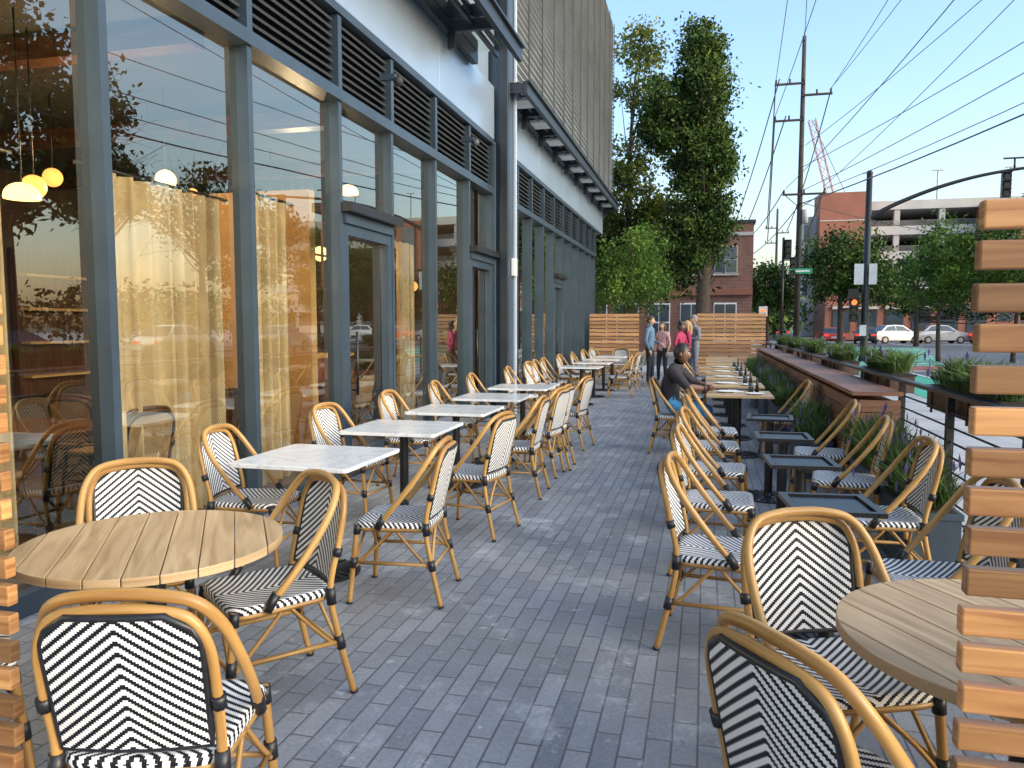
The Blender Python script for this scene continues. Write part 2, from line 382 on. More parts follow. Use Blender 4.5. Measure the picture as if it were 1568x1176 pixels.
b.box((-3.72,6,5.9),(.3,13.2,.8),M_fascia)
b.obj('building_mass',bld)
b=MB(); b.box((-3.4,8.0,4.25),(.18,.06,.06),M_steel); b.sphere((-3.28,8.0,4.2),.055,M_hole,12,8); b.box((-3.4,10.9,4.25),(.18,.06,.06),M_steel); b.sphere((-3.28,10.9,4.2),.055,M_louv,12,8)
b.obj('security_cameras',bld)
# interior
b=MB()
b.box((-10,11,2.0),(.1,29,4),M_int); b.box((-6.8,-3,2),(6.4,.1,4),M_int); b.box((-6.8,25.3,2),(6.4,.1,4),M_int)
b.box((-6.85,11,.01),(6.2,28,.06),M_intf); b.box((-6.85,11,3.86),(6.2,28,.05),M_intc)
b.box((-4.75,7.55,1.5),(1.3,.12,3.0),M_intw); b.box((-6.8,12.9,1.9),(6.2,.12,3.8),M_int)
for y in (1,4,7,10,14,17,20): 
    b.box((-9.85,y,1.6),(.1,1.6,2.2),M_darkw)
    for k in range(4): b.box((-9.75,y,.8+k*.5),(.25,1.5,.04),M_intw)
for y in np.arange(-2,25,2.4): b.box((-6.85,y,3.74),(6.2,.18,.18),M_darkw)
for y in (2.2,9.2): 
    for k in range(7): b.box((-5.6,y+k*.28,2.0),(.03,.03,3.2),M_darkw)
    for k in range(6): b.box((-5.58,y+.84,.6+k*.5),(.03,1.8,.03),M_darkw)
b.obj('interior',bld)
b=MB()
for y in (8.9,10.3,15,17,19,21): b.box((-5.6,y,.55),(.6,1.1,1.1),M_terra); b.box((-5.6,y,1.12),(.7,1.2,.05),M_intw)
b.obj('interior_booths',bld)
def curtain(y0,y1,zt,x,name):
    b=MB(); ln=y1-y0
    def f(u,v): 
        a=u*ln*38; return (x+.06*math.sin(a+.8*math.sin(u*9))+.025*math.sin(a*2.3+1)*(1-v*.5),y0+u*ln+.012*math.sin(a*1.7),.06+v*(zt-.06))
    b.grid(f,int(ln*60),6,M_curt); b.cyl((x,y0-.1,zt+.02),(x,y1+.1,zt+.02),.015,M_black); b.obj(name,bld)
curtain(4.40,5.85,2.62,-4.05,'curtain_1'); curtain(6.15,6.95,2.75,-4.05,'curtain_2'); curtain(3.45,3.85,2.62,-4.2,'curtain_3'); curtain(9.9,10.4,2.7,-4.1,'curtain_4')
def pendant(x,y,z,r,kind=0):
    b=MB(); b.cyl((x,y,z+r*.8),(x,y,3.8),.006,M_black,6)
    if kind==1: b.sphere((x,y,z),(r*1.2,r*1.2,r),M_globe,18,8,.0,.55)
    else: b.sphere((x,y,z),r,M_globeo if kind==2 else M_globe,18,12)
    b.obj('pendant_lamp')
for p in ((-5.0,4.9,2.62,.09,2),(-4.75,4.55,2.48,.10,1),(-5.0,6.4,2.94,.095,0),(-5.5,6.8,2.80,.09,1),(-5.3,7.2,2.95,.06,2),(-4.6,9.46,3.30,.11,1),(-7.5,6.3,2.7,.11,2),(-6,11.3,2.7,.12,0),(-8,9.5,2.6,.1,2),(-5.2,15.5,2.4,.11,0),(-5.5,19,2.4,.11,2),(-4.6,2.6,2.7,.1,0),(-5.4,8.9,2.5,.1,1),(-4.6,10.7,2.5,.09,0),(-4.7,12.0,2.2,.08,2),(-4.7,17.2,2.3,.08,2),(-7.2,4.4,2.5,.09,2),(-8.4,5.4,2.6,.09,0),(-6.2,6.3,3.0,.09,2),(-6.6,7.6,2.9,.09,0)): pendant(*p)
for (x,y) in ((-5.3,3.4),(-4.7,5.5),(-5.4,9.6),(-5.6,17)):
    l=D.lights.new('pendant_glow','POINT'); l.energy=95; l.color=(1,.70,.38); l.shadow_soft_size=.12; o=D.objects.new('pendant_light',l); o.location=(x,y,2.6); link(o)

# ---------------------------------------------------------------- chairs
def chair_mesh(dark=False):
    b=MB(); rt=M_darkw if dark else M_rattan; wr=M_wrap; ch=M_chev
    r=.0145
    right=[(.235,-.285,0),(.222,-.225,.25),(.210,-.195,.46),(.214,-.235,.66),(.206,-.262,.78),(.165,-.280,.855),(.08,-.290,.878)]
    path=right+[(0,-.293,.882)]+[(-x,y,z) for x,y,z in reversed(right)]
    b.tube(smooth(path,5),r,rt,8)
    right=[(.225,.085,.44),(.240,-.02,.56),(.240,-.13,.70),(.222,-.205,.81),(.172,-.248,.882),(.085,-.262,.905)]
    path=right+[(0,-.265,.909)]+[(-x,y,z) for x,y,z in reversed(right)]
    b.tube(smooth(path,5),.0165,rt,8)
    for s in (1,-1):
        b.tube(smooth([(.232*s,.245,0),(.215*s,.225,.22),(.205*s,.20,.45)],4),.0155,rt,8)
        b.tube([(.222*s,-.228,.235),(.215*s,.222,.235)],.0105,rt,6)
        b.tube(smooth([(.218*s,.222,.20),(.212*s,.12,.30),(.206*s,.0,.425)],4),.009,rt,6)
        b.tube(smooth([(.222*s,-.235,.20),(.214*s,-.13,.30),(.206*s,-.02,.425)],4),.009,rt,6)
        b.tube(smooth([(.216*s,.222,.20),(.12*s,.214,.31),(.0,.204,.425)],4),.009,rt,6)
        b.tube(smooth([(.22*s,-.232,.20),(.12*s,-.214,.31),(.0,-.2,.425)],4),.009,rt,6)
        for (p,q,rr) in (((.2165*s,.2235,.205),(.214*s,.219,.262),.0215),((.2245*s,-.236,.205),(.221*s,-.224,.262),.0205),((.206*s,.204,.395),(.205*s,.2,.45),.021),((.212*s,-.2,.40),(.21*s,-.196,.47),.021),((.226*s,.08,.435),(.231*s,.04,.50),.021)):
            b.tube([p,q],rr,wr,8)
        b.tube([(.216*s,-.222,.60),(.217*s,-.232,.635)],.02,wr,8)
        b.tube([(.234*s,-.286,0),(.2335*s,-.282,.012)],.017,wr,8)
        b.tube([(.2325*s,.246,0),(.231*s,.244,.012)],.018,wr,8)
    b.tube([(.216,.222,.215),(-.216,.222,.215)],.0095,rt,6)
    b.tube([(.222,-.23,.215),(-.222,-.23,.215)],.0095,rt,6)
    def seat_out(a,s=1.0):
        ca,sa=math.cos(a),math.sin(a); n=.32
        x=.215*s*math.copysign(abs(ca)**n,ca)*(1+.05*(math.copysign(abs(sa)**n,sa))); y=.215*s*math.copysign(abs(sa)**n,sa); return x,y
    rim=[(seat_out(2*math.pi*k/40,.97)[0],seat_out(2*math.pi*k/40,.97)[1],.425) for k in range(40)]
    b.tube(rim,.013,rt,6,closed=True)
    nr=10; na=48
    def f(u,v):
        a=2*math.pi*u
        if v<.8: 
            s=v/.8; x,y=seat_out(a,s*.985); return (x,y,.466-.014*(1-s*s))
        t=(v-.8)/.2; x,y=seat_out(a,.985+.035*math.sin(t*math.pi*.9)); return (x,y,.466-.036*t)
    def uvf(u,v):
        p=f(u,v); ex=(.466-p[2])*1.0 if v>.8 else 0
        return (p[0]*(1+ex*2),p[1]*(1+ex*2)+ex*.3)
    b.grid(f,na,nr,ch,uvf)
    def halfw(z):
        t=(z-.49)/(.872-.49)
        w=.188+.008*t
        if t>.72: q=(t-.72)/.28; w*=math.sqrt(max(0,1-(q*.88)**2.4))
        return w
    def bp(u,v,off):
        z=.492+v*(.866-.492); w=halfw(z); x=(u*2-1)*w
        yb=-.197-(z-.46)*.235+.0
        return (x,yb-.022*(1-(x/.2)**2)+off+.004,z)
    for off,fl in ((.007,0),(-.007,1)):
        b.grid((lambda u,v,off=off,fl=fl: bp(1-u if fl else u,v,off)),12,14,ch,(lambda u,v,fl=fl:(bp(u,v,0)[0],bp(u,v,0)[2])))
    edge=[bp(0,v/10,0) for v in range(11)]+[bp(u/6,1,0) for u in range(1,6)]+[bp(1,1-v/10,0) for v in range(11)]+[bp(1-u/6,0,0) for u in range(1,6)]
    b.tube(edge,.010,wr,6,closed=True)
    return b.mesh('bistro_chair')
CH=chair_mesh(); CHD=chair_mesh(True); CHD.materials[list(CHD.materials).index(M_chev)]=simple('cane_panel',(.35,.22,.12),.6)
def chair(x,y,fx,fy,me=None,jit=.0,name='bistro_chair'):
    o=D.objects.new(name,me or CH); o.location=(x,y,.002); o.rotation_euler[2]=rzof(fx,fy)+random.uniform(-jit,jit); return link(o)
def rounded_sq(h,r,n=5):
    pts=[]
    for cx,cy,a0 in ((h-r,h-r,0),(-h+r,h-r,90),(-h+r,-h+r,180),(h-r,-h+r,270)):
        for k in range(n+1):
            a=math.radians(a0+90*k/n); pts.append((cx+r*math.cos(a),cy+r*math.sin(a)))
    return pts
def base(b,z=.72,r=.25):
    prof=[(r,0.002),(r,.012),(r*.9,.018),(.06,.028),(.036,.05),(.036,z)]
    n=28
    for (r0,z0),(r1,z1) in zip(prof[:-1],prof[1:]):
        o=len(b.v)
        for k in range(n):
            a=2*math.pi*k/n; b.v.append((r0*math.cos(a),r0*math.sin(a),z0)); b.v.append((r1*math.cos(a),r1*math.sin(a),z1))
        for k in range(n):
            j=(k+1)%n; b.face([o+2*k,o+2*j,o+2*j+1,o+2*k+1],M_black,None,True)
    for k in range(24):
        a=2*math.pi*k/24; R=Matrix.Rotation(a,3,'Z'); b.box(R@Vector((r*.55,0,.024)),(r*.75,.006,.010),M_black,R)
    b.box((0,0,z-.01),(.34,.05,.018),M_black); b.box((0,0,z-.0105),(.05,.34,.0185),M_black)
def table_mesh(kind):
    b=MB()
    if kind=='marble':
        base(b,.725); b.poly_prism(rounded_sq(.39,.03),lambda p,h:(p[0],p[1],h),.727,.752,M_marble)
    elif kind=='wood':
        base(b,.72)
        for k in range(6):
            b.box((0,-.375+.0625+k*.125,.737),(.75,.119,.03),M_teak)
    elif kind=='bare':
        base(b,.72)
        for s in(1,-1): b.box((s*.18,0,.729),(.035,.40,.022),M_black); b.box((0,s*.18,.7291),(.325,.035,.021),M_black)
        b.box((0,0,.722),(.30,.30,.012),M_steelD)
    elif kind=='round':
        base(b,.72,.28); R=.47; w=.115; gap=.0035
        for k in range(-4,5):
            x0=k*w-w/2+gap/2; x1=k*w+w/2-gap/2
            x0c=max(-R+.001,x0); x1c=min(R-.001,x1)
            if x1c-x0c<.01: continue
            pts=[]
            for j in range(9): x=x0c+(x1c-x0c)*j/8; pts.append((math.sqrt(R*R-x*x),x))
            for j in range(9): x=x1c+(x0c-x1c)*j/8; pts.append((-math.sqrt(R*R-x*x),x))
            b.poly_prism(pts[::-1],lambda p,h:(p[1],p[0],h),.722,.754,M_teak)
        b.box((0,0,.712),(.04,.8,.016),M_black)
    return b.mesh(kind+'_table')
TM={k:table_mesh(k) for k in('marble','wood','bare','round')}
def table(kind,x,y,rz=0,name=None):
    o=D.objects.new(name or {'marble':'marble_cafe_table','wood':'wooden_cafe_table','bare':'table_base','round':'round_teak_table'}[kind],TM[kind]); o.location=(x,y,.001); o.rotation_euler[2]=rz
    if kind in('marble','wood','round'): bevel(o,.003,2)
    return link(o)
for y in (4.33,5.74,7.08,8.45,9.9): 
    table('marble',-2.34,y,random.uniform(-.02,.02)); chair(-2.80,y+.02,1,0,jit=.14); chair(-1.70,y-.2,-1,.02,jit=.15)
for y in (14.9,16.6,18.3,20.0): 
    table('marble',-2.34,y); chair(-2.85,y,1,0,jit=.1)
    if y>15: chair(-1.78,y,-1,0,jit=.1)
chair(-2.75,11.7,1,.1); chair(-2.8,13.3,1,-.1); chair(-1.7,7.9,-1,.15); chair(-2.85,14.1,1,0); chair(-2.3,21.6,0,-1); chair(-2.9,21.9,1,-.3)
table('round',-2.02,2.45,math.radians(34))
chair(-1.79,2.84,-.62,-.78); chair(-1.45,1.80,-.28,.96); chair(-2.50,2.93,.62,-.78); chair(-2.46,1.93,.6,.75)
table('round',.84,2.22,math.radians(30))
chair(.44,2.60,.38,-.92); chair(.36,1.83,.80,.60); chair(1.42,2.62,-.8,-.5)
for y in (3.8,4.95,6.05,7.25): 
    table('bare',.58,y,random.uniform(-.1,.1)); chair(.10,y+.08,1,0,jit=.16); chair(1.0,y-.12,-1,0,jit=.14)
chair(.12,8.35,1,.05)
for i,y in enumerate((9.55,10.95,12.35,13.75,15.15,16.55,17.95,19.3)):
    table('wood',.40,y)
    if i==0: chair(.92,y,-1,0,jit=.1)
    if i and y<17: chair(-.22,y,1,0,jit=.1)
chair(-.36,9.65,1,0)
for (x,y) in ((-5.2,3.0),(-5.0,4.9),(-5.4,9.5),(-5.2,11.5),(-5.4,6.4),(-5,15),(-5,18)):
    b=MB(); b.box((0,0,.76),(1.1,.8,.04),M_darkw); b.cyl((0,0,.03),(0,0,.74),.04,M_black); b.cyl((0,0,.04),(0,0,.06),.28,M_black,20); b.obj('dining_table',None,(x,y,0))
    for s in(1,-1): c=chair(x,y+s*.6,0,-s,CHD,.2,'dining_chair'); c.location.z=.045
    c=chair(x+.75,y,-1,0,CHD,.2,'dining_chair'); c.location.z=.045
b=MB()
for y in (9.5,10.9,12.3,13.7,15.1):
    for dx,dy in ((-.15,.1),(.18,-.12)):
        b.tube([(.4+dx,y+dy,.756),(.4+dx,y+dy,.765),(.4+dx,y+dy,.772)],[.06,.10,.11],M_white,20)
    b.box((.32,y+.22,.762),(.21,.28,.008),M_white,Matrix.Rotation(random.uniform(-.5,.5),3,'Z'))
    b.cyl((.55,y+.25,.754),(.55,y+.25,.86),.03,M_winglass,12); b.cyl((.62,y+.2,.754),(.62,y+.2,.92),.022,M_black,12,.012)
b.obj('tableware')

# ---------------------------------------------------------------- slatted screens
def slats(name,x0,x1,y,z0,z1,pitch,h,d,mat,posts=()):
    root=empty(name,(0,0,0)); b=MB(); z=z0
    while z<z1:
        b.box(((x0+x1)/2+random.uniform(-.004,.004),y+random.uniform(-.0015,.0015),z+h/2),(x1-x0,d,h),mat,Matrix.Rotation(random.uniform(-.003,.003),3,'Y')); z+=pitch
    bevel(b.obj('slats',root),.004,2)
    b=MB()
    for px in posts: b.box((px,y+d/2+.028,(z1+.0)/2),(.05,.05,z1),M_black)
    b.obj('posts',root)
slats('slatted_wood_screen',.485,2.1,1.60,.14,1.76,.0765,.053,.032,M_cedar,(.80,2.0))
slats('slatted_wood_screen',-3.4,-1.765,1.60,.14,1.76,.0765,.053,.032,M_cedar,(-2.05,-3.3))
slats('horizontal_board_fence',-3.45,-1.95,23.5,.08,1.9,.115,.090,.03,M_fence,(-3.4,-2.7,-2.0))
slats('horizontal_board_fence',-.25,1.7,23.5,.08,1.9,.115,.090,.03,M_fence,(-.2,.7,1.65))
b=MB()
for k in range(8): 
    for seg in range(5): b.box((1.33,7.45+1.35+seg*2.7,.06+k*.112),(.05,2.69,.104),M_bench)
    b.box((1.52,7.42,.06+k*.112),(.34,.05,.104),M_bench)
b.box((1.5,14.2,.955),(.42,13.6,.035),M_bench); b.box((1.5,14.2,.45),(.3,13.4,.88),M_bench)
b.obj('board_planter_wall')
b=MB()
ry=[3.3,4.7,6.1,7.5,9.1,10.7,12.3,13.9,15.5,17.1,18.7,20.3,21.9,23.4]
for y in ry: b.box((1.72,y,.53),(.05,.05,1.06),M_black)
b.box((1.72,12.5,1.07),(.06,21.8,.03),M_black)
for k in range(9): b.cyl((1.72,1.8,.10+k*.105),(1.72,23.4,.10+k*.105),.0075,M_black,6)
b.box((1.72,1.65,1.0701),(.059,.1,.03),M_black)
b.obj('cable_railing')

# ---------------------------------------------------------------- vegetation
def quads_mesh(name,verts,nf,midx,mats):
    k=4
    me=D.meshes.new(name); me.vertices.add(nf*k); me.vertices.foreach_set('co',verts.astype(np.float32).ravel())
    me.loops.add(nf*k); me.loops.foreach_set('vertex_index',np.arange(nf*k,dtype=np.int32))
    me.polygons.add(nf); me.polygons.foreach_set('loop_start',np.arange(0,nf*k,k,dtype=np.int32))
    try: me.polygons.foreach_set('loop_total',np.full(nf,k,dtype=np.int32))
    except Exception: pass
    for m in mats: me.materials.append(m)
    me.polygons.foreach_set('material_index',midx.astype(np.int32)); me.update(calc_edges=True); me.validate(); return me
def leaves(name,centers,size,midx,mats,parent,up=.3):
    n=len(centers)
    a=rng.normal(size=(n,3)); a/=np.linalg.norm(a,axis=1)[:,None]
    c=rng.normal(size=(n,3)); c[:,2]+=up; nb=np.cross(a,c); nb/=np.linalg.norm(nb,axis=1)[:,None]+1e-9
    s=size*rng.uniform(.6,1.3,(n,1))
    v=np.stack([centers+a*s,centers+nb*s*.5,centers-a*s,centers-nb*s*.5],axis=1)
    me=quads_mesh(name,v,n,midx,mats); o=D.objects.new(name,me); return link(o,parent)
def tree(name,base_,h,crowns,nclump,lpc,lsize,rc,mats,tr,light=.0,bare=False):
    bx,by,bz=base_; b=MB()
    pts=[(bx,by,bz)]
    for k in range(1,9): t=k/8; pts.append((bx+.25*math.sin(t*4+bx)*t,by+.25*math.cos(t*3+by)*t,bz+h*.93*t))
    b.tube(smooth(pts,3),[tr*1.25*(1-.88*i/24) for i in range(25)],M_bark,10)
    def trunk(t): 
        i=min(7,int(t*8)); f=t*8-i; return Vector(pts[i]).lerp(Vector(pts[i+1]),f)
    cen=[];wts=np.array([c[3]*c[4]*c[5] for c in crowns])**.8; wts/=wts.sum()
    for i in range(nclump):
        c=crowns[rng.choice(len(crowns),p=wts)]
        d=rng.normal(size=3); d/=np.linalg.norm(d); r=rng.uniform(.25,1.0)**.5
        p=np.array([c[0]+d[0]*c[3]*r,c[1]+d[1]*c[4]*r,c[2]+d[2]*c[5]*r]); cen.append(p)
        if i%3==0 or bare:
            hh=max(.22,min(.95,(p[2]-bz)/h*.78)); a=trunk(hh); q=Vector(p); mid=a.lerp(q,.5)+Vector((0,0,-.08*(q-a).length))
            r0=tr*(1-hh*.8)*.42; b.tube(smooth([a,mid,q],3),[r0*(1-.85*j/6) for j in range(7)],M_bark,5)
            if bare:
                for _ in range(5):
                    e=q+Vector(rng.normal(size=3)*rc*1.3); s=mid.lerp(q,rng.uniform(.2,1)); b.tube([s,s.lerp(e,.5)+Vector((0,0,.1)),e],[r0*.25,r0*.18,r0*.08],M_bark,4)
    o=b.obj(name)
    C=np.repeat(np.array(cen),lpc,axis=0); n=len(C)
    sc=np.repeat(rng.uniform(.6,1.3,nclump),lpc)[:,None]
    C=C+rng.normal(size=(n,3))*rc*sc*np.array([.55,.55,.42])
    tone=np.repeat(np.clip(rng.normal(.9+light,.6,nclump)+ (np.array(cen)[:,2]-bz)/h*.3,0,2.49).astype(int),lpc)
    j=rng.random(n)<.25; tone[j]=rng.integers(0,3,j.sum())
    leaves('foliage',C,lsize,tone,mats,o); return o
tree('oak_tree',(-.15,31.5,-.1),13.6,[(-.35,31.5,12.3,.75,.8,1.4),(-.35,31.5,10.4,1.1,1.4,1.9),(-1.7,31.3,9.6,.85,1.2,1.6),(-.35,31.5,8.0,1.35,1.5,1.8),(-.2,31.5,5.7,1.15,1.3,1.8),(-.8,31.5,4.6,1.2,1.2,1.0)],240,210,.085,.48,LG,.27,.15)
tree('oak_tree',(-3.4,36,-.1),14.5,[(-3.1,36,13.0,1.2,1.2,1.9),(-3.2,36,10.2,1.4,1.4,2.0),(-3.6,36,7.2,1.8,1.6,2.0),(-1.9,36,6.0,1.9,1.6,1.5)],95,120,.11,.6,LY,.2,.1)
tree('street_tree',(-2.6,26.8,-.1),5.4,[(-2.4,26.8,4.0,1.1,1.1,.9),(-2.6,26.8,2.9,1.45,1.3,.95)],70,120,.060,.42,LB,.07)
tree('maple_tree',(-5.2,38,-.1),7.5,[(-5.0,38,5.2,2.6,2,1.9),(-3,39,4.6,2.2,2,1.6),(-1.2,39,5.0,1.3,1.5,1.5)],90,150,.13,.7,LG,.2,-.3)
tree('street_tree',(9.2,58,-.1),8.6,[(9.2,58,5.6,2.7,2.6,2.5),(11,58,4.6,1.8,2,1.7)],110,130,.14,.85,LG,.2,.1)
tree('street_tree',(4.6,62,-.1),6.5,[(4.4,62,4.2,2.3,2,1.9)],60,120,.14,.8,LG,.16,-.2)
tree('street_tree',(10.3,38.6,-.1),6.6,[(10.3,38.6,4.9,1.3,1.5,1.3),(9.9,38.6,3.4,1.5,1.5,1.0),(11.0,38.7,3.6,1.2,1.3,1.1)],75,115,.085,.55,LB,.09)
tree('street_tree',(13.1,38.0,-.1),7.0,[(13.0,38,5.2,1.5,1.5,1.4),(13.2,38,3.3,1.6,1.5,1.0)],70,115,.085,.55,LB,.09)
tree('street_tree',(16,66,-.1),7.5,[(16,66,4.5,3,2.5,2.2),(20,66,4.0,2.8,2.5,2.0),(24,66,4.3,2.8,2.5,2.2)],120,110,.15,.9,LG,.18)
tree('street_tree',(22,27,-.1),17,[(22,27,10.5,4,4,5)],90,90,.22,1.1,LG,.35,-.3)
tree('street_tree',(25.5,36,-.1),16,[(25,36,13.5,2.6,2.4,2),(26,36,10,2.6,2.6,2.4),(24,36,8.5,1.8,1.8,1.4)],75,75,.2,.9,LG,.28,-.2,True)
tree('street_tree',(26,46,-.1),13,[(26,46,9.2,3.2,3.2,3)],65,32,.18,.9,LG,.25,-.2,True)
tree('street_tree',(24,17,-.1),11,[(24,17,7,4,4,3.5)],70,80,.22,1.1,LG,.3,-.1)
tree('street_tree',(29,56,-.1),13,[(29,56,8.2,4.4,4,3.8)],80,80,.22,1.0,LG,.3,-.2)
n=700; P=np.stack([rng.uniform(32,37,n),rng.uniform(-20,70,n),rng.uniform(0,3.2,n)+rng.uniform(0,1.2,n)],axis=1)
P=np.repeat(P,18,axis=0); P+=rng.normal(size=P.shape)*.5
leaves('hedge',P,.25,rng.integers(0,3,len(P)),LG,None)
P=[]
for i in range(60):
    x=rng.uniform(-60,90); y=rng.uniform(140,190) if x<60 else rng.uniform(100,190); h=rng.uniform(5,9)
    P.append(np.array([x,y,h*.55])+rng.normal(size=(300,3))*np.array([3,3,h*.23]))
for i in range(14):
    x=rng.uniform(3,9.5); y=rng.uniform(85,125); P.append(np.array([x,y,3.2])+rng.normal(size=(300,3))*np.array([1.6,1.6,1.5]))
P=np.concatenate(P); leaves('distant_trees',P,.42,rng.integers(0,3,len(P)),LG,None)
M_grass=[leafmat('grass_a',(.08,.145,.04)),leafmat('grass_b',(.14,.21,.07)),leafmat('grass_c',(.055,.10,.035)),leafmat('lavender_bloom',(.13,.10,.26))]
def grass(name,x0,x1,y0,y1,z,h,n,spread=.12,w=.006,flowers=.05,parent=None):
    p=np.stack([rng.uniform(x0,x1,n),rng.uniform(y0,y1,n),np.full(n,z)],axis=1)
    hm=.55+.6*np.sin(p[:,1:2]*5+x0*9)**2
    d=rng.normal(size=(n,3))*spread; d[:,2]=0; hh=h*hm*rng.uniform(.5,1.15,(n,1)); tip=p+d+np.concatenate([np.zeros((n,2)),hh],axis=1)
    mid=p*.5+tip*.5-d*.2+np.array([0,0,.04]); s=rng.normal(size=(n,3)); s[:,2]=0; s/=np.linalg.norm(s,axis=1)[:,None]; s*=w
    v=np.stack([p-s*.6,mid-s,tip,mid+s],axis=1); mi=rng.integers(0,3,n); f=rng.random(n)<flowers
    ft=tip[f]; k=len(ft); sf=s[f]*1.5
    fv=np.stack([ft-sf,ft+np.array([0,0,-.05]),ft+sf,ft+np.array([0,0,.04])],axis=1)
    V=np.concatenate([v,fv]); MI=np.concatenate([mi,np.full(k,3)])
    me=quads_mesh(name,V,len(V),MI,M_grass); return link(D.objects.new(name,me),parent)
M_pot=simple('planter_box_metal',(.07,.04,.028),.5,.2,.4,6); M_blue=simple('blue_grey_planter',(.045,.07,.10),.5,0,.15,4)
M_soil=simple('soil',(.03,.02,.015),.95,0,.3,30,.5)
for (y0,y1) in ((5.3,6.9),(8.2,9.7),(11.0,12.5),(13.9,15.4),(16.8,18.3),(19.5,21.0)):
    b=MB(); yc=(y0+y1)/2; L_=y1-y0
    b.box((1.88,yc,.985),(.22,L_,.17),M_pot); b.box((1.88,yc,1.075),(.25,L_+.03,.02),M_black); b.box((1.88,yc,1.087),(.19,L_-.03,.004),M_soil)
    for k in range(4): b.box((1.765,y0+.15+k*(L_-.3)/3,.97),(.012,.03,.2),M_black)
    o=b.obj('hanging_planter_box')
    grass('plants',1.81,1.97,y0+.05,y1-.05,1.08,.21,1500,.10,.008,.015,o)
for (x,y,sx,sy,h) in ((1.38,6.75,.36,1.1,.46),(1.38,5.5,.30,.8,.42),(1.10,8.6,.3,.9,.40),(1.08,11.2,.32,1.2,.48),(1.08,13.4,.32,1.2,.48),(1.08,15.6,.32,1.2,.48),(1.08,17.8,.32,1.2,.48)):
    b=MB(); b.box((x,y,h/2),(sx,sy,h),M_blue); b.box((x,y,h-.018),(sx+.02,sy+.02,.04),M_blue); b.box((x,y,h+.004),(sx-.04,sy-.04,.004),M_soil)
    o=b.obj('rectangular_planter'); bevel(o,.006)
    grass('plants',x-sx/2+.03,x+sx/2-.03,y-sy/2+.04,y+sy/2-.04,h,.34,1500,.10,.006,.05,o)
n=70; P=np.stack([rng.uniform(-3.4,1.6,n),rng.uniform(2.6,22,n),np.full(n,.006)],axis=1)
a=rng.uniform(0,6.28,n); u=np.stack([np.cos(a),np.sin(a),rng.uniform(-.2,.2,n)],1)*.014; w=np.stack([-np.sin(a),np.cos(a),rng.uniform(0,.3,n)],1)*.007
me=quads_mesh('fallen_leaves',np.stack([P+u,P+w,P-u,P-w],axis=1),n,rng.integers(0,2,n),[simple('dry_leaf',(.22,.15,.08),.7),LB[0]]); link(D.objects.new('fallen_leaves',me))

# ---------------------------------------------------------------- background buildings
bk=empty('brick_building')
b=MB(); b.box((-3.6,50,3.6),(12.2,10,7.2),M_brick); b.box((-3.6,50,7.28),(12.4,10.2,.16),M_steelD); b.box((-3.6,44.97,6.6),(12.22,.1,.18),M_conc2)
b.obj('walls',bk)
b=MB()
for x in (-8,-6.2,-4.4,-2.6,-.8,1.05):
    for z,h in ((5.2,1.5),(1.7,2.2)):
        b.box((x,44.98,z),(1.25,.08,h),M_white if z<3 else M_conc2)
        for s in (-1,1):
            for t in (-1,1): b.box((x+s*.3,44.93,z+t*h*.24),(.54,.04,h*.44),M_winglass)
        b.box((x,44.93,z-h/2-.08),(1.4,.14,.1),M_conc2)
b.box((-3.6,44.9,3.4),(12.2,.25,.35),M_terra)
b.obj('windows',bk)
gr=empty('parking_garage')
b=MB()
x0,x1,yf=18.5,62,112
for k in range(6):
    z=.8+k*3.3
    b.box(((x0+x1)/2,yf+15,z),(x1-x0,30,1.15),M_conc2)
    if k<5:
        for x in np.arange(x0+.4,x1,5.4): b.box((x,yf+.6,z+1.65),(.7,.8,2.2),M_conc2)
        for j in range(5): b.box(((x0+x1)/2,yf+.1,z+.7+j*.14),(x1-x0,.04,.03),M_conc2)
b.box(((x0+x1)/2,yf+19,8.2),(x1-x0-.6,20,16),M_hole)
b.obj('decks',gr)
b=MB(); b.box((17.0,yf-1,9.2),(5.6,6,18.8),M_terra); b.box((13.6,yf+2,8.0),(2.0,6,16),M_conc2); b.box((36,yf-1,8.2),(4,5,17.5),M_terra)
b.box((36,yf-3.6,9),(2.2,.2,14),M_winglass)
for k in range(4): b.box((12.9,yf-1.2,3+k*3.6),(.5,.3,2.0),M_winglass); b.box((17,yf-4.05,3+k*4.0),(5.62,.06,.12),M_conc2)
b.obj('stair_towers',gr)
b=MB()
for x in (22,31,40,50): b.cyl((x,yf+8,17.6),(x,yf+8,23),.12,M_conc2,6); b.box((x,yf+8,23),(1.4,.3,.12),M_conc2)
b.obj('roof_lights',gr)
lb=empty('low_brick_shop'); b=MB(); b.box((20,90,2.6),(16,9,5.2),M_terra); b.box((20,90,5.25),(16.3,9.3,.2),M_conc2); b.obj('walls',lb)
b=MB()
for k in range(6): b.box((13.6+k*2.5,85.45,1.9),(1.7,.12,2.2),M_winglass); b.box((13.6+k*2.5,85.3,3.3),(1.9,.4,.3),M_conc2)
b.obj('windows',lb)
ab=empty('office_building'); b=MB(); b.box((52,22,4.5),(16,36,9),M_brick); b.obj('walls',ab); b=MB()
for y in np.arange(7,38,3.4):
    for z in (2.2,6): b.box((43.95,y,z),(.1,1.8,2),M_winglass)
b.obj('windows',ab)
b=MB(); M_cr=simple('crane_red',(.42,.17,.14),.6)
def lattice(p0,p1,w,n):
    p0=Vector(p0);p1=Vector(p1);d=(p1-p0).normalized();u=d.cross(Vector((0,1,0))).normalized();v=d.cross(u)
    cs=[(u+v)*w/2,(u-v)*w/2,(-u-v)*w/2,(v-u)*w/2]
    for c in cs: b.cyl(p0+c,p1+c,.07,M_cr,4)
    for i in range(n):
        a=p0.lerp(p1,i/n); e=p0.lerp(p1,(i+1)/n)
        for k in range(4): b.cyl(a+cs[k],e+cs[(k+1)%4],.04,M_cr,4)
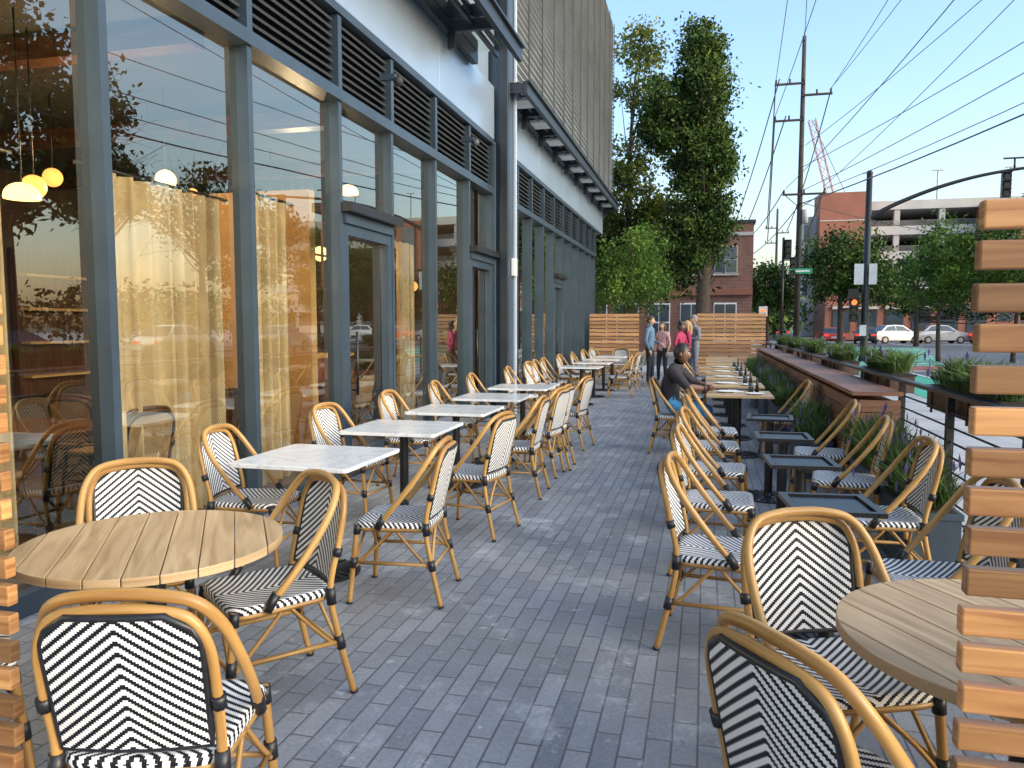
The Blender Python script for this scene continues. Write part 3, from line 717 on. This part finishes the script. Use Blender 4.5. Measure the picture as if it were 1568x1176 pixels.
lattice((24.5,155,16),(18.4,155,39.5),1.2,14); lattice((24.5,155,-.1),(24.5,155,18),1.6,10); b.cyl((18.4,155,39.5),(27.5,156,20),.05,M_black,4); b.obj('tower_crane')

# ---------------------------------------------------------------- poles, wires, signals
M_pole=wood('utility_pole_wood',(.035,.027,.022),(.07,.055,.045),.9,.1,20)
def upole(x,y,h,name='utility_pole'):
    b=MB(); b.tube([(0,0,-.12),(0,0,h*.5),(0,0,h)],[.18,.15,.11],M_pole,10)
    s=h/18.4
    for z,x0,x1 in ((15.7,-1.6,.1),(15.0,-.1,1.6),(13.6,-1.6,.1),(9.3,-1.0,1.4)):
        b.box(((x0+x1)/2*s,-.14,z*s),((x1-x0)*s,.11,.11),M_pole)
        for xx in (x0+.08,x1-.08,(x0+x1)/2): b.cyl((xx*s,-.14,z*s+.05),(xx*s,-.14,z*s+.28),.05,M_pole,8)
    b.tube([(-.9*s,-.14,9.3*s),(0,-.1,8.5*s),(1.2*s,-.14,9.3*s)],.025,M_black,5)
    b.cyl((.3*s,-.1,7.6*s),(.3*s,-.1,8.4*s),.18,M_conc2,10)
    b.cyl((0,0,h),(0,0,h+.3),.04,M_conc2,6)
    return b.obj(name,None,(x,y,0))
upole(5.15,47.7,17.9); upole(7.6,92,14.5); upole(3.4,98,13.0); upole(9,-14,16)
b=MB()
def wire(a,c,sag=.5,r=.012):
    a=Vector(a);c=Vector(c); b.tube([a.lerp(c,t/12)-Vector((0,0,sag*4*(t/12)*(1-t/12))) for t in range(13)],[r*(.8+.9*abs((a.lerp(c,t/12)).y)/48) for t in range(13)],M_black,4)
A=(5.15,47.6)
wire((A[0]-1.5,47.6,15.5),(.6,-14,15.5),1.2); wire((A[0]+1.5,47.6,14.9),(6.5,-14,14.5),1.0); wire((A[0]-1.5,47.6,13.5),(3.5,-14,15),1.0)
wire((A[0]+.2,47.6,11.8),(10.8,-14,11),.9); wire((A[0]+1.3,47.6,9.3),(13,-14,6.8),.5); wire((A[0]+.2,47.6,9.3),(11.5,-14,7.3),.5); wire((A[0],47.6,8.5),(12.3,-14,6.3),.6,.02)
wire((A[0]+1.4,47.6,14.8),(9.5,-14,15.5),1.0); wire((A[0]+1.2,47.6,9.4),(9.0,-14,12.2),.8); wire((A[0]-.8,47.6,9.4),(7.5,-14,11.5),.9,.014); wire((A[0]+.1,47.6,10.6),(14,-14,9.2),.7)
for (dx,z,x2,z2) in ((-1.5,15.5,6.5,12.3),(1.5,14.9,8.6,12),(-1.5,13.5,6.6,11),(1.3,9.3,8.4,7.5),(-.9,9.3,3.4,11),(0,8.5,3.4,9)): wire((A[0]+dx,47.6,z),(x2,92,z2),.8,.02)
wire((A[0]-1.3,47.6,15.6),(2.2,98,11.5),1.0,.02); wire((A[0]-.9,47.6,13.5),(3.0,98,10.5),1.0,.02)
wire((A[0],47.6,17.6),(2.3,20,16),.5); wire((2.3,20,16),(1.2,-14,16.5),.5); wire((A[0],47.6,8.6),(22,60,7),.4)
b.obj('overhead_wires')
M_sig=simple('signal_black',(.015,.015,.014),.45,0,.2,5); M_red=emat('signal_red',(1,.12,.03),3); M_off=simple('signal_off',(.03,.03,.02),.3)
def sighead(b,x,y,z,sx=1,lit=None):
    b.box((x,y,z),(.36,.22,1.12),M_sig)
    for k in range(3):
        zz=z+.36-.36*k; m=M_off if lit!=k else M_red
        b.cyl((x,y-.11,zz),(x,y-.135,zz),.13,m,14)
        b.tube([(x+.14*math.cos(a),y-.2,zz+.14*math.sin(a)) for a in np.linspace(-.3,math.pi+.3,9)],.02,M_sig,4)
        b.box((x,y-.2,zz+.15),(.3,.2,.02),M_sig)
b=MB(); x,y=7.2,38.9
b.tube([(x,y,-.12),(x,y,.3),(x,y,8.5)],[.24,.17,.13],M_sig,12); b.sphere((x,y,8.52),.14,M_sig,10,6)
arm=smooth([(x,y,6.45),(x+1.2,y,7.1),(x+3.2,y,7.85),(x+5.5,y,8.35),(x+9.5,y,8.75)],6); b.tube(arm,[.11-.055*i/(len(arm)-1) for i in range(len(arm))],M_sig,8)
sighead(b,x+5.6,y+.0,7.75); sighead(b,x+8.6,y,8.2); b.cyl((x+5.6,y,8.4),(x+5.6,y,8.2),.03,M_sig,6)
b.cyl((x+5.9,y,8.4),(x+5.9,y,8.9),.04,M_sig,6); b.box((x+5.9,y,8.9),(.9,.1,.06),M_sig)
b.box((x-.35,y-.2,3.9),(.40,.04,.95),M_white); b.box((x+.25,y-.2,3.9),(.34,.04,.95),M_white); b.box((x,y-.14,4.0),(.6,.06,.05),M_sig)
b.box((x-.55,y-.1,3.0),(.42,.25,.45),M_sig); b.box((x-.3,y-.05,3.0),(.3,.06,.06),M_sig); b.box((x-.1,y-.2,1.3),(.28,.05,.5),M_white)
sighead(b,x-.5,y,2.25,1,0)
b.obj('traffic_signal_mast')
b=MB(); x,y=4.4,47.5
b.tube([(x-.1,y,-.1),(x-.1,y,6.6)],[.10,.07],M_sig,10); sighead(b,x+.15,y-.1,5.9); sighead(b,x+.45,y-.05,4.9); b.box((x+.1,y,5.3),(.5,.06,.06),M_sig)
M_sgn=simple('street_sign_green',(.03,.30,.16),.5); b.box((x+.85,y-.15,4.65),(1.3,.04,.30),M_sgn); b.box((x+.85,y-.172,4.65),(1.0,.006,.10),M_white)
b.obj('traffic_signal')
b=MB(); x,y=4.6,63; b.tube([(x,y,-.1),(x,y,3.2)],[.07,.06],M_sig,8); sighead(b,x,y-.1,3.0,1,1); b.obj('pedestrian_signal')
b=MB(); x,y=3.3,48; b.tube([(x,y,0),(x,y,2.6)],.035,M_conc2,8); b.box((x,y-.05,2.35),(.5,.03,.6),M_white); b.box((x,y-.07,2.4),(.3,.01,.12),M_red); b.obj('parking_sign')
b=MB(); x,y=5.8,42; b.tube([(x,y,-.12),(x,y,.9),(x,y,1.0)],[.05,.05,.03],M_sgn,8)
b.obj('bollard')

# ---------------------------------------------------------------- cars
M_tire=simple('tire',(.015,.015,.016),.8); M_rim=simple('wheel_rim',(.4,.4,.42),.3,.8); M_hl=emat('headlight',(1,.9,.7),1.2); M_tl=emat('tail_light',(1,.04,.02),1.5)
def car_mesh(col,suv=False):
    paint=simple('car_paint',col,.22,.2,.04,2,0,.6); b=MB(); H=.22 if suv else 0
    prof=[(-2.25,.45),(-2.22,.75),(-2.1,.95+H*.5),(-1.75,1.0+H*.6),(-1.15,1.38+H),(-.3,1.46+H),(.45,1.40+H),(1.15,1.0+H*.5),(1.95,.88+H*.4),(2.22,.70),(2.25,.45),(1.85,.28),(-1.85,.28)]
    n=len(prof)
    o=len(b.v)
    def w(z): return .88 if z<.9+H*.4 else .88-.26*(z-.9-H*.4)/.55
    for x,z in prof: b.v.append((x,-w(z),z)); b.v.append((x,w(z),z))
    for i in range(n):
        j=(i+1)%n; b.face([o+2*i,o+2*i+1,o+2*j+1,o+2*j],M_winglass if i in(3,6) else paint,None,False)
    b.face([o+2*i for i in range(n)],paint); b.face([o+2*i+1 for i in range(n)][::-1],paint)
    for s in(-1,1):
        def q(pts):
            k=len(b.v)
            for x,z in pts: b.v.append((x,s*(w(z)+.006),z))
            b.face([k+i for i in range(len(pts))],M_winglass)
        q([(-1.45,1.05+H*.6),(-1.05,1.32+H),(-.35,1.38+H),(-.35,1.03+H*.6)]); q([(-.28,1.03+H*.6),(-.28,1.38+H),(.42,1.33+H),(.95,1.02+H*.5)])
        for x in(-1.4,1.4):
            b.cyl((x,s*.70,.33),(x,s*.90,.33),.34,M_tire,20); b.cyl((x,s*.9,.33),(x,s*.915,.33),.21,M_rim,14)
        b.box((2.2,s*.62,.70),(.12,.34,.14),M_hl); b.box((-2.2,s*.62,.80),(.10,.34,.16),M_tl); b.box((.85,s*.98,1.02+H*.5),(.12,.2,.12),paint)
    b.box((2.24,0,.55),(.06,1.0,.2),M_black); b.box((-2.26,0,.62),(.03,.5,.13),M_white)
    return b.mesh('car')
cm=[car_mesh((.45,.03,.025)),car_mesh((.7,.7,.7),True),car_mesh((.05,.055,.06)),car_mesh((.35,.36,.38),True)]
for i,(x,y,r,k) in enumerate(((10.6,72,90,0),(13.8,74,80,2),(16.6,76,20,1),(20.6,77,10,3),(25,77,5,0),(9,100,90,3),(29.5,78,0,1),(19,34,90,1),(18.8,24,90,2),(19,44.0,90,3))):
    o=D.objects.new('car',cm[k]); o.location=(x,y,-.125); o.rotation_euler[2]=math.radians(r); link(o); bevel(o,.05,3)

# ---------------------------------------------------------------- people
def person(name,loc,face,J,bones,cols,hair,skin,hairstyle='short',scale=1.0):
    root=empty(name,loc,rzof(*face)); root.scale=(scale,)*3
    names=list(J)
    me=D.meshes.new('sk'); me.from_pydata([J[n][0] for n in names],[(names.index(a),names.index(c)) for a,c,_ in bones],[])
    o=link(D.objects.new('body',me)); md=o.modifiers.new('skin','SKIN'); md.use_smooth_shade=True
    lay=me.skin_vertices[0].data
    for i,n in enumerate(names):
        lay[i].radius=J[n][1]; lay[i].use_root=(n=='pelvis')
    sd=o.modifiers.new('sub','SUBSURF'); sd.levels=2; sd.render_levels=2
    dg=bpy.context.evaluated_depsgraph_get(); m2=D.meshes.new_from_object(o.evaluated_get(dg))
    D.objects.remove(o)
    keys=sorted(set(t for _,_,t in bones)); m2.materials.clear()
    for k in keys: m2.materials.append(cols[k])
    segs=[(Vector(J[a][0]),Vector(J[c][0]),keys.index(t),(J[a][1][0]+J[c][1][0])/2) for a,c,t in bones]
    for p in m2.polygons:
        best=None
        for a,c,t,r in segs:
            d=c-a; f=max(0,min(1,(p.center-a).dot(d)/d.length_squared)); dd=(p.center-(a+d*f)).length-r
            if best is None or dd<best[0]: best=(dd,t)
        p.material_index=best[1]; p.use_smooth=True
    link(D.objects.new('body',m2),root)
    hx,hy,hz=J['head'][0]; b=MB()
    def hf(u,v):
        th=math.pi*v; ph=2*math.pi*u; x=.074*math.sin(th)*math.cos(ph); y=.092*math.sin(th)*math.sin(ph); z=.118*math.cos(th)
        if z<0: x*=1+z*2.2; y=y*(1+z*1.2)+.01*(-z/.118)
        if y>.05 and abs(x)<.02 and -.04<z<.01: y+=.022
        if y>.05 and .012<abs(x)<.045 and .0<z<.03: y-=.008
        return (hx+x,hy+y,hz+z)
    b.grid(hf,28,20,skin)
    for s in(-1,1): 
        b.sphere((hx+s*.076,hy-.005,hz-.005),(.012,.02,.032),skin,8,6); b.sphere((hx+s*.030,hy+.078,hz+.012),(.011,.009,.007),M_white,8,6); b.sphere((hx+s*.030,hy+.0855,hz+.012),(.005,.003,.005),M_hole,6,4)
        b.box((hx+s*.03,hy+.086,hz+.031),(.032,.008,.006),hair)
    b.box((hx,hy+.088,hz-.052),(.042,.008,.010),simple('lips',(.30,.10,.08),.5))
    b.obj('head',root)
    b=MB()
    def hr(u,v):
        th=math.pi*v*(.50); ph=2*math.pi*u; fr=max(0,math.sin(ph)); th*=(1-.30*fr)
        th*= 1.35 if fr<.01 else 1+.35*(1-fr)**3
        w=1+.04*math.sin(9*ph)*math.sin(5*th)
        return (hx+.083*w*math.sin(th)*math.cos(ph),hy-.006+.101*w*math.sin(th)*math.sin(ph),hz+.010+.124*math.cos(th))
    b.grid(hr,28,12,hair)
    if hairstyle=='long':
        b.tube(smooth([(hx,hy-.03,hz+.08),(hx,hy-.075,hz),(hx,hy-.085,hz-.14),(hx,hy-.08,hz-.28)],4),[.06]*4+[.075]*4+[.07]*3+[.055,.03],hair,12)
        for s in(-1,1): b.tube(smooth([(hx+s*.06,hy-.01,hz+.05),(hx+s*.082,hy-.01,hz-.08),(hx+s*.085,hy-.02,hz-.24)],4),[.025]*3+[.03]*4+[.022,.01],hair,8)
    if hairstyle=='bun': b.sphere((hx,hy-.05,hz+.14),.05,hair,12,8)
    b.obj('hair',root)
    b=MB()
    for s,nm in ((1,'R'),(-1,'L')):
        w=Vector(J['wrist'+nm][0]); e=Vector(J['elbow'+nm][0]); d=(w-e).normalized()
        side=Vector((0,0,1)).cross(d); side=side.normalized() if side.length>.2 else Vector((0,1,0))
        nrm=d.cross(side).normalized()
        b.tube([w,w+d*.03,w+d*.07,w+d*.095],[.026,.033,.036,.026],skin,10)
        for k in range(4):
            q=w+d*.085+side*(k-1.5)*.018; l=(.055,.068,.064,.048)[k]; cu=nrm*(-.02)
            b.tube([q,q+d*l*.5+cu*.3,q+d*l+cu],[.0095,.0085,.006],skin,6)
        q=w+d*.03-side*.03; b.tube([q,q+d*.035-side*.022,q+d*.065-side*.024],[.012,.010,.007],skin,6)
    b.obj('hands',root)
    return root
def stand(armL=None,armR=None,w=1.0):
    J={'pelvis':((0,0,.96),(.135*w,.10)),'spine':((0,.0,1.12),(.125*w,.095)),'chest':((0,.0,1.32),(.15*w,.105)),'neck':((0,0,1.47),(.055,.055)),'head':((0,.02,1.62),(.05,.05)),
       'hipR':((.09,0,.88),(.092,.095)),'kneeR':((.11,.02,.50),(.062,.065)),'ankR':((.12,-.01,.10),(.045,.048)),'toeR':((.14,.14,.045),(.042,.035)),
       'hipL':((-.09,0,.88),(.092,.095)),'kneeL':((-.11,.03,.50),(.062,.065)),'ankL':((-.13,.02,.10),(.045,.048)),'toeL':((-.16,.16,.045),(.042,.035)),
       'shR':((.175*w,0,1.40),(.065,.065)),'elbowR':((.25*w,-.03,1.12),(.044,.044)),'wristR':((.24*w,.08,.88),(.028,.028)),
       'shL':((-.175*w,0,1.40),(.065,.065)),'elbowL':((-.25*w,-.03,1.12),(.044,.044)),'wristL':((-.24*w,.08,.88),(.028,.028))}
    if armR: J['elbowR']=(armR[0],(.044,.044)); J['wristR']=(armR[1],(.028,.028))
    if armL: J['elbowL']=(armL[0],(.044,.044)); J['wristL']=(armL[1],(.028,.028))
    return J
def bones(fore='shirt',shin='pants'):
    B=[('pelvis','spine','shirt'),('spine','chest','shirt'),('chest','neck','shirt'),('neck','head','skin')]
    for s in 'RL': B+=[('pelvis','hip'+s,'pants'),('hip'+s,'knee'+s,'pants'),('knee'+s,'ank'+s,shin),('ank'+s,'toe'+s,'shoe'),('chest','sh'+s,'shirt'),('sh'+s,'elbow'+s,'shirt'),('elbow'+s,'wrist'+s,fore)]
    return B
def cl(n,c): return simple(n,c,.85,0,.18,14,.3)
sk1=simple('skin_light',(.50,.30,.21),.5,0,.06,10); sk2=simple('skin_dark',(.15,.075,.045),.45,0,.08,10)
hb=simple('hair_black',(.012,.01,.009),.5); hbr=simple('hair_brown',(.07,.04,.02),.5); hbl=simple('hair_blonde',(.40,.25,.11),.5); hgr=simple('hair_grey',(.20,.19,.18),.6)
dk=cl('dark_trousers',(.02,.022,.03)); shoe=cl('shoe',(.03,.02,.02)); shirtb=cl('denim_shirt',(.11,.19,.28)); pink=cl('pink_top',(.50,.28,.30)); mag=cl('magenta_top',(.34,.03,.09)); grey=cl('grey_shirt',(.17,.19,.22)); blk=cl('black_tshirt',(.022,.020,.028)); shorts=cl('blue_shorts',(.05,.22,.42))
fold=(((.27,.02,1.12),(.05,.2,1.14)),((-.27,.02,1.12),(-.05,.2,1.16)))
person('standing_man',(-1.40,20.4,0),(1,-.25),stand(((-.25,.02,1.10),(-.14,.22,1.05)),None,1.05),bones('shirt'),{'shirt':shirtb,'skin':sk1,'pants':dk,'shoe':shoe},hbr,sk1,'short',1.03)
person('standing_woman',(-1.12,21.2,0),(-.5,-1),stand(w=.88),bones('skin'),{'shirt':pink,'skin':sk1,'pants':dk,'shoe':shoe},hbr,sk1,'long',.95)
person('standing_woman',(-.60,19.6,0),(.8,-.5),stand(fold[1],fold[0],.9),bones('shirt'),{'shirt':mag,'skin':sk2,'pants':dk,'shoe':shoe},hb,sk2,'bun',.93)
person('standing_woman',(-.45,20.6,0),(-.9,-.2),stand(w=.88),bones('shirt'),{'shirt':mag,'skin':sk1,'pants':dk,'shoe':shoe},hbl,sk1,'long',.96)
person('standing_man',(-.28,21.2,0),(-.8,-.5),stand(fold[1],fold[0],1.05),bones('shirt'),{'shirt':grey,'skin':sk1,'pants':grey,'shoe':shoe},hgr,sk1,'short',1.05)
Js={'pelvis':((0,-.06,.56),(.155,.13)),'spine':((0,-.07,.74),(.155,.13)),'chest':((0,.0,.95),(.175,.13)),'neck':((0,.04,1.09),(.062,.062)),'head':((0,.09,1.215),(.055,.055)),
 'hipR':((.10,.02,.545),(.10,.09)),'kneeR':((.15,.42,.54),(.075,.075)),'ankR':((.15,.40,.10),(.048,.05)),'toeR':((.16,.55,.045),(.042,.035)),
 'hipL':((-.10,.02,.545),(.10,.09)),'kneeL':((-.15,.42,.54),(.075,.075)),'ankL':((-.15,.34,.10),(.048,.05)),'toeL':((-.16,.49,.045),(.042,.035)),
 'shR':((.195,.01,1.01),(.08,.078)),'elbowR':((.29,.20,.825),(.055,.052)),'wristR':((.06,.36,.80),(.033,.033)),
 'shL':((-.195,.01,1.01),(.08,.078)),'elbowL':((-.29,.22,.83),(.055,.052)),'wristL':((-.04,.40,.815),(.033,.033))}
person('seated_man',(-.36,9.65,0),(1,-.12),Js,bones('skin','skin'),{'shirt':blk,'skin':sk2,'pants':shorts,'shoe':shoe},hb,sk2,'short',1.0)

# ---------------------------------------------------------------- camera, light
cam=D.cameras.new('camera'); cam.lens=27.0; cam.sensor_width=36; cam.clip_end=3000; cam.clip_start=.05
co=D.objects.new('camera',cam); co.location=(0,0,1.57); co.rotation_euler=(math.radians(90-4.42),0,math.radians(14.1)); link(co); S.camera=co
W=D.worlds.new('World'); S.world=W; W.use_nodes=True; nt=W.node_tree
sky=nt.nodes.new('ShaderNodeTexSky'); sky.sky_type='NISHITA'; sky.sun_disc=False
AZ=108; EL=20
sky.sun_elevation=math.radians(EL); sky.sun_rotation=math.radians(AZ); sky.air_density=1.0; sky.dust_density=3.0; sky.ozone_density=1.3
tc=nt.nodes.new('ShaderNodeTexCoord'); sp=nt.nodes.new('ShaderNodeSeparateXYZ'); nt.links.new(tc.outputs['Generated'],sp.inputs[0])
rp=nt.nodes.new('ShaderNodeValToRGB'); rp.color_ramp.elements[0].position=0.0; rp.color_ramp.elements[0].color=(1,.86,.76,1); rp.color_ramp.elements[1].position=.30; rp.color_ramp.elements[1].color=(.86,.95,1,1)
nt.links.new(sp.outputs[2],rp.inputs[0])
mx=nt.nodes.new('ShaderNodeMixRGB'); mx.blend_type='MULTIPLY'; mx.inputs[0].default_value=1; nt.links.new(sky.outputs[0],mx.inputs[1]); nt.links.new(rp.outputs[0],mx.inputs[2])
nt.links.new(mx.outputs[0],nt.nodes['Background'].inputs[0]); nt.nodes['Background'].inputs[1].default_value=.46
sl=D.lights.new('sun','SUN'); sl.energy=2.0; sl.angle=math.radians(110); sl.color=(1,.95,.88)
so=D.objects.new('sun',sl); d=Vector((math.sin(math.radians(AZ))*math.cos(math.radians(EL)),math.cos(math.radians(AZ))*math.cos(math.radians(EL)),math.sin(math.radians(EL))))
so.rotation_euler=d.to_track_quat('Z','Y').to_euler(); so.location=(10,0,20); link(so)
S.view_settings.view_transform='Standard'; S.view_settings.look='None'; S.view_settings.exposure=0
